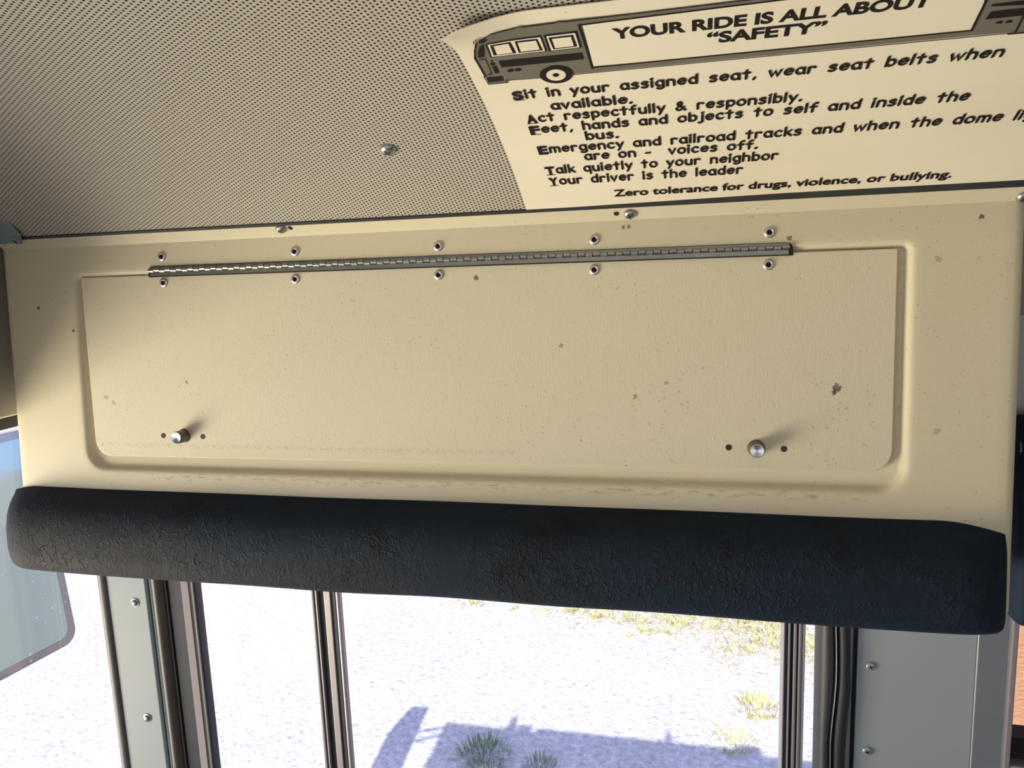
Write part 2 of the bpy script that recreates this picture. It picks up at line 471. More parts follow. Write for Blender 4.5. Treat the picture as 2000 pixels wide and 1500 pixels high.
# roof marker lamps along the edge (they spike the roof's shadow on the ground)
for px, nm in ((1000, 'marker_lamp'), (1305, 'marker_lamp')):
    gx = at_ground(px, 1420 if px == 1000 else 1456).x
    bm = bmesh.new()
    lathe(bm, [(0.0, 0.0), (0.034, 0.0), (0.030, 0.02), (0.017, 0.06), (0.012, 0.110), (0.0, 0.118)], 14)
    link(nm, bm, flat('amber_marker', (0.6, 0.2, 0.02), 0.3), roof, True, Matrix.Translation((gx, 0.815, 2.583)))

# outer cove panel between the roof edge and the side of the bus
bm = bmesh.new()
sweep(bm, [[(x, 0.985, 2.40), (x, 0.987, 2.418), (x, 0.822, 2.583), (x, 0.806, 2.578), (x, 0.970, 2.410), (x, 0.970, 2.40)] for x in (-1.33, 4.0)])
link('cove_panel', bm, roof_yellow, roof)
bm = bmesh.new()
sweep(bm, [[(x, 0.966, 2.40), (x, 0.968, 2.405), (x, 0.808, 2.565), (x, 0.802, 2.560), (x, 0.958, 2.40)] for x in (-0.85, 4.0)])
link('cove_lining', bm, flat('cove_grey', (0.36, 0.38, 0.38), 0.5), roof)
m_inner = flat('interior_grey_paint', (0.12, 0.12, 0.12), 0.5, wear=0.15)
m_floor = flat('black_floor_rubber', (0.05, 0.05, 0.05), 0.7)
bm = bmesh.new(); box(bm, -0.86, 4.0, -1.42, 0.45, 0.84, 0.90); floor = tag(link('floor', bm, m_floor), kind='structure')
bm = bmesh.new()                              # driver side: sill, header strip and posts around the windows
box(bm, -0.86, 4.0, -1.40, -1.34, 0.9, 1.88); box(bm, -0.86, 4.0, -1.40, -1.34, 2.32, 2.56)
for x in (-0.86, -0.1, 0.75, 1.6, 2.45, 3.3): box(bm, x, x + 0.06, -1.40, -1.34, 1.88, 2.32)
tag(link('wall_left', bm, m_inner), kind='structure')
bm = bmesh.new(); box(bm, 4.0, 4.05, -1.42, 1.0, 0.9, 2.75); tag(link('wall_back', bm, m_inner), kind='structure')

# windscreen end: header above the glass with its pale lip and black gasket
front = tag(empty('wall_front', (-0.88, -0.2, 2.4)), kind='structure')
bm = bmesh.new()
hpts = [(y + 0.02 * math.cos(math.radians(ceil_angle(i * CDS - 0.02))), z + 0.02) for i, (y, z) in enumerate(CP) if i % 6 == 0]
hpts += [(-0.4 - y, z) for y, z in reversed(hpts)]
hpts = [(0.955, 2.3275), (0.955, 2.50), (0.90, 2.555)] + hpts + [(-1.36, 2.50), (-1.36, 2.3275)]
sweep(bm, [[(-0.93, y, z) for y, z in hpts], [(-0.858, y, z) for y, z in hpts]])
link('header_board', bm, m_headertrim, front)
bm = bmesh.new(); box(bm, -0.90, -0.8575, -1.36, 0.955, 2.3255, 2.3275)
link('header_lip', bm, m_bright, front)
bm = bmesh.new(); box(bm, -0.91, -0.862, -1.36, 0.955, 2.309, 2.3255, 0.003)
link('gasket', bm, m_rubber, front)
bm = bmesh.new(); box(bm, -0.93, -0.87, -1.36, 0.80, 0.9, 1.52); link('dash_wall', bm, m_inner, front)
win = tag(empty('window_1', (-0.885, -0.2, 1.9)), kind='structure')
bm = bmesh.new(); box(bm, -0.905, -0.901, -1.34, 0.946, 1.45, 2.312); link('pane', bm, m_glass, win)

# ------------------------------------------------------------------ HEADER PANEL
hp = empty('header_panel', None, PM)
tag(hp, 'wide beige plastic header panel above the door, with hinged access lid', 'header panel')
X0, X1 = -0.6436, 0.4765
RX0, RX1, RY0, RY1 = -0.534, 0.378, -0.1160, 0.1100
TOP = 0.1495
bm = bmesh.new()
loops = [([(x, y) for x, y in rrect(X0, X1, -0.236, TOP, 0.004, 0.002)], -0.13),
         (rrect(X0, X1, -0.236, TOP, 0.004, 0.002), -0.006),
         (rrect(X0 + 0.001, X1 - 0.001, -0.235, TOP, 0.004, 0.002), -0.003),
         (rrect(X0 + 0.003, X1 - 0.004, -0.233, TOP, 0.004, 0.002), -0.0008),
         (rrect(X0 + 0.007, X1 - 0.009, -0.231, TOP, 0.004, 0.002), 0.0),
         (rrect(X0 + 0.016, X1 - 0.018, -0.224, TOP - 0.006, 0.004, 0.002), 0.0)]
for d, z in ((0.0150, 0.0), (0.0100, 0.0), (0.0078, -0.0003), (0.0062, -0.0010), (0.0046, -0.0024), (0.0032, -0.0042), (0.0020, -0.0062), (0.0008, -0.0078), (0.0, -0.0082)):
    loops.append((rrect(RX0 - d, RX1 + d, RY0 - d, RY1 + d, 0.020 + d, 0.003 + d), z))
vs = [[bm.verts.new((x, y, z)) for x, y in L] for L, z in loops]
N = len(vs[0])
for a, c in zip(vs, vs[1:]):
    for i in range(N): bm.faces.new((a[i], a[(i + 1) % N], c[(i + 1) % N], c[i]))
bm.faces.new(vs[-1])
body = autosmooth(link('panel_body', bm, m_panel, hp, matrix=PM), 50)
# folded top lip, leaning into the cabin like the ceiling
A = math.radians(47)
ly = -math.sin(A) * PU.y + math.cos(A) * PU.z; lz = -math.sin(A) * PN.y + math.cos(A) * PN.z
ny, nz = -lz, ly                                  # lip thickness direction (upwards)
LL = 0.0245
bm = bmesh.new()
def lp(t, h): return (TOP + ly * t - ny * h * 0 + 0 , lz * t)
secs = []
for x in (X0 + 0.004, -0.35, -0.1, 0.15, X1 - 0.004):
    p0 = (x, TOP - 0.0012, -0.0002); p1 = (x, TOP + ly * 0.002, lz * 0.002 + 0.0004)
    p2 = (x, TOP + ly * LL, lz * LL)
    p3 = (x, TOP + ly * LL + 0.0022, lz * LL - 0.0008); p4 = (x, TOP + 0.004, -0.004)
    secs.append([p0, p1, p2, p3, p4])
sweep(bm, secs)
link('top_lip', bm, m_panel, hp, matrix=PM)
bm = bmesh.new(); box(bm, X0 + 0.02, X1, TOP + 0.002, TOP + 0.012, -0.02, -0.006)  # black strip added to darken the open gap behind the lip
link('backing_strip', bm, m_black, hp, matrix=PM)

# access lid
lid_pts = []
DX0, DX1 = -0.5325, 0.3718
def lid_outline():
    r = 0.021; L = []
    for cxx, cyy, a0 in ((DX0 + 0.004 + r, -0.1050 + r, 180), (DX1 - 0.0005 - r, -0.1020 + r, 270)):
        for i in range(9):
            a = math.radians(a0 + 90 * i / 8); L.append((cxx + r * math.cos(a), cyy + r * math.sin(a)))
    L += [(DX1, 0.1098), (DX1 - 0.0012, 0.1105), (DX0 + 0.001, 0.1128 - 0.0005), (DX0, 0.1122)]
    return L
bm = bmesh.new()
lo = lid_outline()
def inset(L, d):
    mx = sum(p[0] for p in L) / len(L); my = sum(p[1] for p in L) / len(L)
    return [(x - d * (1 if x > mx else -1), y - d * (1 if y > my else -1)) for x, y in L]
secs = [[(x, y, -0.0066) for x, y in lo], [(x, y, -0.0028) for x, y in lo], [(x, y, -0.0022) for x, y in inset(lo, 0.0008)]]
sweep(bm, secs)
lid = link('access_lid', bm, m_door_plate, hp, matrix=PM)
LIDZ = -0.0022

# knobs, plugs
def knob(x, y):
    bm = bmesh.new()
    prof = [(0.0085, 0.0), (0.0085, 0.0008), (0.0074, 0.0012), (0.0073, 0.0130), (0.0066, 0.0147)]
    lathe(bm, prof, 32)
    k0 = autosmooth(link('knob', bm, m_knob_side, lid, matrix=PM @ Matrix.Translation((x, y, LIDZ))), 35)
    bm = bmesh.new()
    lathe(bm, [(0.0066, 0.0147), (0.0062, 0.0152), (0.0, 0.0142)], 32)
    f = link('knob_face', bm, m_knob_face, k0, matrix=PM @ Matrix.Translation((x, y, LIDZ)))
    f['label'] = 'shiny spun metal end of the knob'
knob(-0.4032, -0.0785); knob(0.2468, -0.0805)
for px, py in ((319, 851), (396, 853), (1423, 874), (1531, 877)):
    x, y = on_panel(px, py, LIDZ); bm = bmesh.new()
    lathe(bm, [(0.0031, 0.0), (0.0030, 0.0004), (0.0020, 0.0002), (0.0, 0.0001)], 16)
    link('hole_plug', bm, m_plug, lid, True, PM @ Matrix.Translation((x, y, LIDZ)))
# scuffed scratches are in the lid's texture; blind rivets of the hinge
def rivet(x, y, z, parent):
    bm = bmesh.new()
    prof = [(0.0056, 0.0), (0.0054, 0.0007), (0.0046, 0.0014), (0.0034, 0.0018), (0.0029, 0.0018), (0.0025, 0.0015), (0.0024, 0.0004), (0.0, 0.0004)]
    lathe(bm, prof, 26, mi=[0, 0, 0, 0, 0, 1, 1])
    return autosmooth(link('rivet', bm, None, parent, matrix=PM @ Matrix.Translation((x, y, z)), mats=[m_alu, m_black]), 50)
for px, py in ((316, 501), (576, 491), (856, 481), (1161, 468), (1503, 454)): rivet(*on_panel(px, py), 0.0, hp)
for px, py in ((320, 552), (577, 545), (857, 537), (1161, 527), (1501, 517)): rivet(*on_panel(px, py, LIDZ), LIDZ, lid)

# piano hinge in its dark slot
hx0, hx1 = on_panel(290, 528)[0], on_panel(1549, 486)[0]
def hy(x): return 0.1175 + (x - hx0) / (hx1 - hx0) * -0.0022 + 0.0005
bm = bmesh.new()
pts = []
for i in range(7): a = math.radians(90 + 90 * i / 6); pts.append((hx0 + 0.006 + 0.006 * math.cos(a), hy(hx0) - 0.002 + 0.0062 * math.sin(a)))
pts += [(hx0, 0.1095), (hx1, 0.1075)]
for i in range(7): a = math.radians(0 + 90 * i / 6); pts.append((hx1 - 0.006 + 0.006 * math.cos(a), hy(hx1) - 0.002 + 0.0062 * math.sin(a)))
sweep(bm, [[(x, y, -0.0075) for x, y in pts], [(x, y, 0.0003) for x, y in pts]])
hinge = link('hinge', bm, m_black, hp, matrix=PM)
hinge['label'] = 'steel piano hinge in a dark slot'
bm = bmesh.new()
for (dy0, dy1) in ((0.0008, 0.0036), (-0.0072, -0.0030)):
    secs = []
    for x in (hx0 + 0.003, hx1 - 0.004):
        y = hy(x); secs.append([(x, y + dy0, 0.0004), (x, y + dy1, 0.0004), (x, y + dy1, 0.0009), (x, y + dy0, 0.0009)])
    sweep(bm, secs)
link('leaf', bm, m_hinge, hinge, matrix=PM)
bm = bmesh.new()
nk = 94; w = (hx1 - hx0 - 0.004) / nk
for i in range(nk):
    xa = hx0 + 0.001 + i * w; y = hy(xa) - 0.0006 + (0.0005 if i % 2 else -0.0003); r = 0.0024
    tube(bm, [(xa + 0.0004, y, 0.0012), (xa + w - 0.0004, y, 0.0012)], r, 12)
kn = autosmooth(link('knuckles', bm, m_hinge, hinge, matrix=PM), 40)

# screws and spare holes on the lip
def pan_screw(r, h, slot=True):
    bm = bmesh.new()
    prof = [(r, 0.0), (r * 0.98, h * 0.25), (r * 0.85, h * 0.62), (r * 0.6, h * 0.9), (r * 0.3, h * 1.0), (0.0, h * 1.0)]
    lathe(bm, prof, 24)
    for f in bm.faces: f.material_index = 0
    if slot:
        for a in (0.4, 0.4 + math.pi / 2):
            n0 = len(bm.faces)
            r_ = bmesh.ops.create_cube(bm, size=1.0)
            bmesh.ops.transform(bm, verts=r_['verts'], matrix=Matrix.Translation((0, 0, h * 0.80)) @ Matrix.Rotation(a, 4, 'Z') @ Matrix.Diagonal((r * 0.95, r * 0.22, h * 0.46, 1)))
            for f in {f for v in r_['verts'] for f in v.link_faces}: f.material_index = 1
    return bm
def frame(o, n, up=Vector((0, 0, 1))):
    n = n.normalized(); x = up.cross(n).normalized(); y = n.cross(x)
    return Matrix(((x.x, y.x, n.x, o.x), (x.y, y.y, n.y, o.y), (x.z, y.z, n.z, o.z), (0, 0, 0, 1)))
LIPO = PC + PU * TOP; LIPN = (PU * ny + PN * nz) * -1
LIPN = Vector((0, -math.cos(A), -math.sin(A)))
def on_lip(px, py):
    r = ray(px, py); return CAM + r * ((LIPO - CAM).dot(LIPN) / r.dot(LIPN))
for px, py in ((549, 446), (1230, 417), (1999, 383)):
    p = on_lip(px, py)
    autosmooth(link('screw', pan_screw(0.0062, 0.0045), None, hp, matrix=frame(p, LIPN), mats=[m_screw, m_black]), 50)
for px, py in ((567, 445), (1204, 417)):
    p = on_lip(px, py) + LIPN * 0.0002; bm = bmesh.new(); lathe(bm, [(0.0029, 0.0), (0.0026, 0.0003), (0.0, 0.0002)], 14)
    link('screw_hole', bm, m_black, hp, matrix=frame(p, LIPN))

# ceiling screw
x, q = on_ceiling(758, 290)
a = math.radians(ceil_angle(q)); nrm = Vector((0, -math.cos(a), -math.sin(a)))
autosmooth(link('screw', pan_screw(0.0078, 0.0052), None, ceiling, matrix=frame(ceil_pt(x, q), nrm), mats=[m_screw, m_plug]), 50)

# corner bracket, upper left
br_px = [(-60, 404), (8, 424), (24, 440), (40, 458), (43, 469), (36, 475), (-60, 480)]
def on_plane(px, py, o, n): r = ray(px, py); return CAM + r * ((o - CAM).dot(n) / r.dot(n))
bn_ = LIPN; bo = LIPO + LIPN * 0.006
bm = bmesh.new()
sweep(bm, [[on_plane(px, py, bo - bn_ * 0.003, bn_) for px, py in br_px], [on_plane(px, py, bo, bn_) for px, py in br_px]])
bk = link('corner_bracket', bm, m_bracket)
tag(bk, 'small grey-blue metal bracket at the far left corner under the ceiling', 'bracket')
autosmooth(link('screw', pan_screw(0.0062, 0.004), None, bk, matrix=frame(on_plane(33, 468, bo, bn_), bn_), mats=[m_bracket, m_black]), 50)

# ------------------------------------------------------------------ PADDED BAR under the panel
def pad_mesh(x0, x1):
    sec = [(-0.146, 0.0006), (-0.1465, 0.002), (-0.1495, 0.007), (-0.1525, 0.013), (-0.1570, 0.0205), (-0.1640, 0.029), (-0.176, 0.0365), (-0.194, 0.0405),
           (-0.218, 0.041), (-0.231, 0.0385), (-0.2405, 0.033), (-0.2465, 0.024), (-0.2490, 0.013), (-0.2495, 0.002), (-0.2495, 0.0006)]
    bm = bmesh.new(); secs = []
    n = 96; rng = random.Random(3)
    ph = [rng.uniform(0, 6.28) for _ in range(8)]
    for i in range(n + 1):
        u = i / n
        # denser stations near the ends
        t = 0.5 - 0.5 * math.cos(math.pi * u); x = x0 + (x1 - x0) * (0.6 * t + 0.4 * u)
        de = min(x - x0, x1 - x)
        zf = math.sqrt(max(0.0, 1 - (1 - min(de / 0.05, 1)) ** 2)) * 0.78 + 0.22
        drop = (0.011 if x > 0 else 0.005) * max(0.0, 1 - de / (0.055 if x > 0 else 0.030)) ** 1.6
        rb = 0.006 * (1 - math.sqrt(max(0.0, 1 - (1 - min(de / 0.012, 1)) ** 2)))
        wav = 0.0008 * math.sin(9 * x + ph[0]) + 0.0006 * math.sin(23 * x + ph[1])
        L = []
        for j, (y, z) in enumerate(sec):
            f = (y + 0.2495) / 0.1035
            yy = y - drop * f + rb * (1 - f) + (wav if 2 <= j <= 12 else wav * 0.4)
            zz = z * zf + (0.0007 * math.sin(31 * x + ph[2] + j) if 4 < j < 12 else 0)
            L.append((x, yy, zz))
        secs.append(L)
    sweep(bm, secs)
    return bm
pad = autosmooth(link('padded_bar', pad_mesh(-0.651, 0.4690), m_vinyl, matrix=PM), 60)
tag(pad, 'long navy blue creased vinyl padded bar along the bottom of the beige panel', 'padding')

# ------------------------------------------------------------------ SECOND PAD, right of the panel
pr = empty('padded_cushion', (0.5, 0.93, 2.2))
tag(pr, 'dark blue padded cushion on the wall at the right, beside the beige panel', 'padding')
bm = bmesh.new(); box(bm, 0.3335, 0.80, 0.872, 0.935, 2.5 - 0.4135, 2.5 - 0.187, 0.014, 5)
autosmooth(link('cushion_body', bm, m_vinyl2, pr), 60)
bm = bmesh.new()
Yd = 0.8714
def quad(bm, pts, Y):
    bm.faces.new([bm.verts.new(at_y(px, py, Y)) for px, py in pts])
quad(bm, [(1990.5, 880), (1996, 880), (1993, 887)], Yd)
for yy in (864.5, 868.5, 872, 875.5): quad(bm, [(1992.3, yy), (1996, yy), (1996, yy + 2.2), (1992.3, yy + 2.2)], Yd)
bmesh.ops.solidify(bm, geom=bm.faces[:], thickness=0.0003)
lab = link('printed_mark', bm, flat('white_print', (0.55, 0.58, 0.60), 0.6), pr)
lab['label'] = 'tiny white printed arrow mark'

# dark strip standing in for the shade of the gap between ceiling sheet and header lip, wider towards the right
bm = bmesh.new(); secs = []
for x, w_ in ((-0.80, -0.0018), (-0.14, -0.0012), (-0.06, 0.0006), (0.10, 0.0042), (0.29, 0.0068), (4.0, 0.009)):
    secs.append([ceil_pt(x, -0.006, 0.0003), ceil_pt(x, w_, 0.0003), ceil_pt(x, w_, 0.0015), ceil_pt(x, -0.006, 0.0015)])
sweep(bm, secs)
tag(link('gap_shade', bm, m_rubber), kind='structure')

# ------------------------------------------------------------------ POSTER on the ceiling
m_paper = None
m, nt, b, out = new_mat('aged_laminated_paper'); k = NB(nt); v = k.coord()
c = k.mix(k.ramp(k.noise(v, 7, 5), [(0.45, 0.0), (0.75, 0.5)]), (0.83, 0.76, 0.58), (0.74, 0.64, 0.45))
c = k.mix(k.math('MULTIPLY', k.math('LESS_THAN', k.voro(v, 30).outputs['Distance'], 0.035), 0.5), c, (0.35, 0.25, 0.15))
nt.links.new(c, b.inputs['Base Color']); b.inputs['Roughness'].default_value = 0.35; b.inputs['Specular IOR Level'].default_value = 0.35
m_paper = m
m_ink = flat('black_ink', (0.016, 0.012, 0.011), 0.6, 0.0, 0.15)
m_gray_ink = flat('grey_ink', (0.17, 0.155, 0.12), 0.6, 0.0, 0.15)
m_white_ink = m_paper

PX0, PX1, PQ1 = -0.1650, 0.42, 0.2825
def curl(x, q):
    """lift of the paper off the ceiling: its upper left corner has sprung loose a little"""
    d = max(0.0, 1 - math.hypot((x - PX0) / 0.06, (q - PQ1) / 0.05))
    return 0.0022 + 0.012 * d ** 1.6
def paper_pt(x, q, h=0.0): return ceil_pt(x, q, curl(x, q) + h)
def bottom_q(x): return 0.0005 + max(0.0, min(1, (x + 0.12) / 0.2)) * 0.0042
bm = bmesh.new(); nx, nq = 60, 48
cols = []
for i in range(nx + 1):
    x = PX0 + (PX1 - PX0) * i / nx; L = []
    for j in range(nq + 1):
        xx = x
        q = bottom_q(x) + (PQ1 - bottom_q(x)) * j / nq
        if i == 0 and j == nq: xx += 0.004; q -= 0.003
        L.append((paper_pt(xx, q), paper_pt(xx, q, -0.0006)))
    cols.append([(bm.verts.new(a), bm.verts.new(c)) for a, c in L])
for a, c in zip(cols, cols[1:]):
    for j in range(nq):
        bm.faces.new((a[j][0], c[j][0], c[j + 1][0], a[j + 1][0]))
        bm.faces.new((a[j][1], a[j + 1][1], c[j + 1][1], c[j][1]))
    bm.faces.new((a[0][0], a[0][1], c[0][1], c[0][0])); bm.faces.new((a[nq][0], c[nq][0], c[nq][1], a[nq][1]))
for j in range(nq):
    a = cols[0]; bm.faces.new((a[j][0], a[j + 1][0], a[j + 1][1], a[j][1]))
    a = cols[-1]; bm.faces.new((a[j][0], a[j][1], a[j + 1][1], a[j + 1][0]))
poster = autosmooth(link('safety_poster', bm, m_paper), 40)
tag(poster, 'cream laminated bus safety poster with black lettering, stuck on the perforated ceiling', 'poster')

def cut(bm, step=0.01):
    """slice a flat drawing finely enough to follow the curved sheet"""
    for ax, st in ((1, step), (0, step * 1.5)):
        a = min(v.co[ax] for v in bm.verts); c = max(v.co[ax] for v in bm.verts); q = a + st
        while q < c:
            co = (0, q, 0) if ax else (q, 0, 0)
            bmesh.ops.bisect_plane(bm, geom=bm.verts[:] + bm.edges[:] + bm.faces[:], plane_co=co, plane_no=(0, 1, 0) if ax else (1, 0, 0)); q += st

def lay(bm, name, mat, h, label=None):
    """wrap a flat mesh drawn in (along, arc length) onto the poster"""
    cut(bm)
    for v in bm.verts: v.co = paper_pt(v.co.x, v.co.y, h + v.co.z)
    o = link(name, bm, mat, poster)
    if label: o['label'] = label
    return o

def poly(bm, pts, px=True, z=0.0):
    P = [on_ceiling(*p) if px else p for p in pts]
    vs_ = [bm.verts.new((x, q, z)) for x, q in P]
    f = bm.faces.new(vs_); bmesh.ops.triangulate(bm, faces=[f]); return bm

# --- lettering set in a sans face
def set_text(body, x0, x1, q, cap, offset=0.0):
    cu = bpy.data.curves.new('t', 'FONT'); cu.body = body; cu.size = 1.0; cu.offset = offset; cu.resolution_u = 4; cu.fill_mode = 'FRONT'
    o = bpy.data.objects.new('t', cu); COL.objects.link(o)
    dg = bpy.context.evaluated_depsgraph_get(); me = o.evaluated_get(dg).to_mesh()
    bm = bmesh.new(); bm.from_mesh(me); o.evaluated_get(dg).to_mesh_clear()
    bpy.data.objects.remove(o); bpy.data.curves.remove(cu)
    xs = [v.co.x for v in bm.verts]; a, c = min(xs), max(xs)
    sy = cap / 0.727
    for v in bm.verts:
        v.co.x = x0 + (v.co.x - a) / (c - a) * (x1 - x0); v.co.y = q + v.co.y * sy; v.co.z = 0
    return bm

# --- lettering drawn with a round pen
def arc(cx_, cy_, rx, ry, a0, a1, n=14):
    return [(cx_ + rx * math.cos(math.radians(a0 + (a1 - a0) * i / n)), cy_ + ry * math.sin(math.radians(a0 + (a1 - a0) * i / n))) for i in range(n + 1)]
H = 0.54
G = {
 'a': (0.50, [arc(.25, .27, .21, .26, 0, 360, 18), [(.46, .52), (.46, .10), (.50, .0)]]),
 'b': (0.50, [[(.06, .80), (.06, .0)], arc(.27, .27, .21, .26, 0, 360, 18)]),
 'c': (0.46, [arc(.27, .27, .22, .26, 45, 315)]),
 'd': (0.50, [arc(.26, .27, .21, .26, 0, 360, 18), [(.47, .80), (.47, .0)]]),
 'e': (0.50, [[(.06, .28), (.47, .30)] + arc(.27, .28, .21, .25, 8, 315)]),
 'f': (0.42, [arc(.33, .62, .14, .18, 55, 180, 8) + [(.19, .0)], [(.03, .46), (.39, .46)]]),
 'g': (0.50, [arc(.26, .28, .21, .25, 0, 360, 18), [(.47, .52), (.47, -.06)] + arc(.27, -.06, .20, .16, 0, -150, 9)]),
 'h': (0.50, [[(.06, .80), (.06, .0)], arc(.26, .32, .20, .20, 170, 0, 9) + [(.46, .0)]]),
 'i': (0.12, [[(.06, .52), (.06, .0)], [(.06, .725), (.06, .735)]]),
 'j': (0.26, [[(.22, .52), (.22, -.08)] + arc(.08, -.08, .14, .14, 0, -130, 8), [(.23, .725), (.23, .735)]]),
 'k': (0.46, [[(.06, .80), (.06, .0)], [(.42, .52), (.07, .22)], [(.17, .30), (.45, .0)]]),
 'l': (0.12, [[(.06, .80), (.06, .0)]]),
 'm': (0.74, [[(.06, .52), (.06, .0)], arc(.22, .34, .16, .18, 170, 0, 8) + [(.38, .0)], arc(.54, .34, .16, .18, 170, 0, 8) + [(.70, .0)]]),
 'n': (0.50, [[(.06, .52), (.06, .0)], arc(.26, .32, .20, .20, 170, 0, 9) + [(.46, .0)]]),
 'o': (0.52, [arc(.27, .27, .23, .26, 0, 360, 18)]),
 'p': (0.50, [[(.06, .52), (.06, -.24)], arc(.27, .27, .21, .25, 0, 360, 18)]),
 'q': (0.50, [arc(.26, .27, .21, .25, 0, 360, 18), [(.47, .52), (.47, -.24)]]),
 'r': (0.42, [[(.06, .52), (.06, .0)], arc(.25, .32, .19, .20, 170, 45, 8)]),
 's': (0.44, [[(.39, .45), (.30, .52), (.17, .52), (.08, .45), (.10, .36), (.22, .29), (.35, .22), (.39, .13), (.32, .03), (.18, .0), (.05, .06)]]),
 't': (0.44, [[(.22, .74), (.22, .0)], [(.03, .51), (.41, .51)]]),
 'u': (0.50, [[(.06, .52), (.06, .22)] + arc(.25, .20, .19, .20, 180, 340, 9) + [(.45, .26)], [(.45, .52), (.46, .0)]]),
 'v': (0.46, [[(.03, .52), (.22, .0), (.43, .52)]]),
 'w': (0.68, [[(.02, .52), (.17, .0), (.34, .44), (.50, .0), (.66, .52)]]),
 'y': (0.48, [[(.04, .52), (.25, .08)], [(.46, .52), (.13, -.24)]]),
 '&': (0.62, [[(.60, .0), (.14, .56)] + arc(.26, .64, .12, .12, 200, 0, 8) + [(.34, .48), (.12, .30)] + arc(.22, .16, .16, .16, 140, 330, 8) + [(.52, .32)]]),
 '.': (0.16, [[(.07, .02), (.08, .02)]]),
 ',': (0.20, [[(.12, .04), (.06, -.12)]]),
 '-': (0.36, [[(.04, .28), (.32, .28)]]),
 ' ': (0.40, []),
}
def pen_width(s): return sum(G[c][0] + 0.15 for c in s) - 0.15
def pen_text(bm, s, x0, x1, q, xh=0.0078, w=0.162):
    sx = (x1 - x0) / pen_width(s); sy = xh / H; x = 0.0; r = w / 2
    for ch in s:
        adv, strokes = G[ch]
        for st in strokes:
            P = [Vector((x + a, c)) for a, c in st]
            rr = r * (1.35 if len(P) == 2 and (P[1] - P[0]).length < 0.02 else 1.0)
            left, rt = [], []
            for i, p in enumerate(P):
                d0 = (P[i] - P[i - 1]).normalized() if i else None
                d1 = (P[i + 1] - P[i]).normalized() if i < len(P) - 1 else None
                t = (d0 + d1) if d0 is not None and d1 is not None else (d0 if d1 is None else d1)
                t = t.normalized() if t.length > 1e-6 else d0
                n_ = Vector((-t.y, t.x))
                s_ = rr
                if d0 is not None and d1 is not None:
                    s_ = rr / max(0.55, n_.dot(Vector((-d0.y, d0.x))))
                left.append(p + n_ * s_); rt.append(p - n_ * s_)
            closed = (P[0] - P[-1]).length < 1e-6
            def mk(p): return bm.verts.new((x0 + p.x * sx, q + p.y * sy, 0))
            lv = [mk(p) for p in left]; rv = [mk(p) for p in rt]
            for i in range(len(P) - 1):
                bm.faces.new((lv[i], rv[i], rv[i + 1], lv[i + 1]))
            if not closed:
                for p, d in ((P[0], -(P[1] - P[0]).normalized()), (P[-1], (P[-1] - P[-2]).normalized())):
                    a0 = math.atan2(d.y, d.x)
                    bm.faces.new([mk(p + Vector((math.cos(a0 - math.pi / 2 + math.pi * i / 8), math.sin(a0 - math.pi / 2 + math.pi * i / 8))) * rr) for i in range(9)])
        x += adv + 0.15
    return bm

def line(s, initial, x0, x1, q, ih=0.0115):
    """one rule: a heavy underlined initial, then the round-pen text"""
    bm = bmesh.new(); xs = x0
    if initial:
        iw = 0.0088
        ib = set_text(initial, x0, x0 + iw, q - 0.0010, ih, 0.05)
        me = bpy.data.meshes.new('i'); ib.to_mesh(me); ib.free()
        b2 = bmesh.new(); b2.from_mesh(me); bpy.data.meshes.remove(me)
        b2.faces.ensure_lookup_table()
        vv = [b2.verts.new((x0 - 0.0002, q - 0.0024, 0)), b2.verts.new((x0 + iw, q - 0.0024, 0)), b2.verts.new((x0 + iw, q - 0.0017, 0)), b2.verts.new((x0 - 0.0002, q - 0.0017, 0))]
        b2.faces.new(vv)
        lay(b2, 'initial_letter', m_ink, 0.0006, 'heavy underlined capital ' + initial)
        xs = x0 + iw + 0.0014
    pen_text(bm, s, xs, x1, q)
    lay(bm, 'rule_text', m_ink, 0.0006)

def xq(px, py): return on_ceiling(px, py)[0]
line('it in your assigned seat, wear seat belts when', 'S', -0.1402, 0.2045, 0.1705)
line('available.', None, xq(1078, 208), xq(1235, 195), 0.1513)
line('ct respectfully & responsibly.', 'A', xq(1030, 234), xq(1565, 190), 0.1355)
line('eet, hands and objects to self and inside the', 'F', xq(1037, 257), xq(1890, 186), 0.1180 + 0.001)
line('bus.', None, xq(1145, 268), xq(1208, 263), 0.1038)
line('mergency and railroad tracks and when the dome lights', 'E', xq(1053, 296), 0.2760, 0.0885)
line('are on -  voices off.', None, xq(1143, 307), xq(1478, 286), 0.0738)
line('alk quietly to your neighbor', 'T', xq(1067, 336), xq(1518, 303), 0.0562)
line('our driver is the leader', 'Y', xq(1074, 358), xq(1449, 331), 0.0388)
lay(set_text('Zero tolerance for drugs, violence, or bullying.', xq(1200, 383), xq(1858, 338), 0.0145, 0.0104, 0.028), 'footer_text', m_ink, 0.0006)
lay(set_text('YOUR RIDE IS ALL ABOUT', xq(1198, 69), xq(1817, 0), 0.2382, 0.0130, 0.038), 'title_text', m_ink, 0.0009)
lay(set_text('\u201cSAFETY\u201d', xq(1380, 80), xq(1612, 50), 0.2208, 0.0130, 0.038), 'title_text', m_ink, 0.0009)

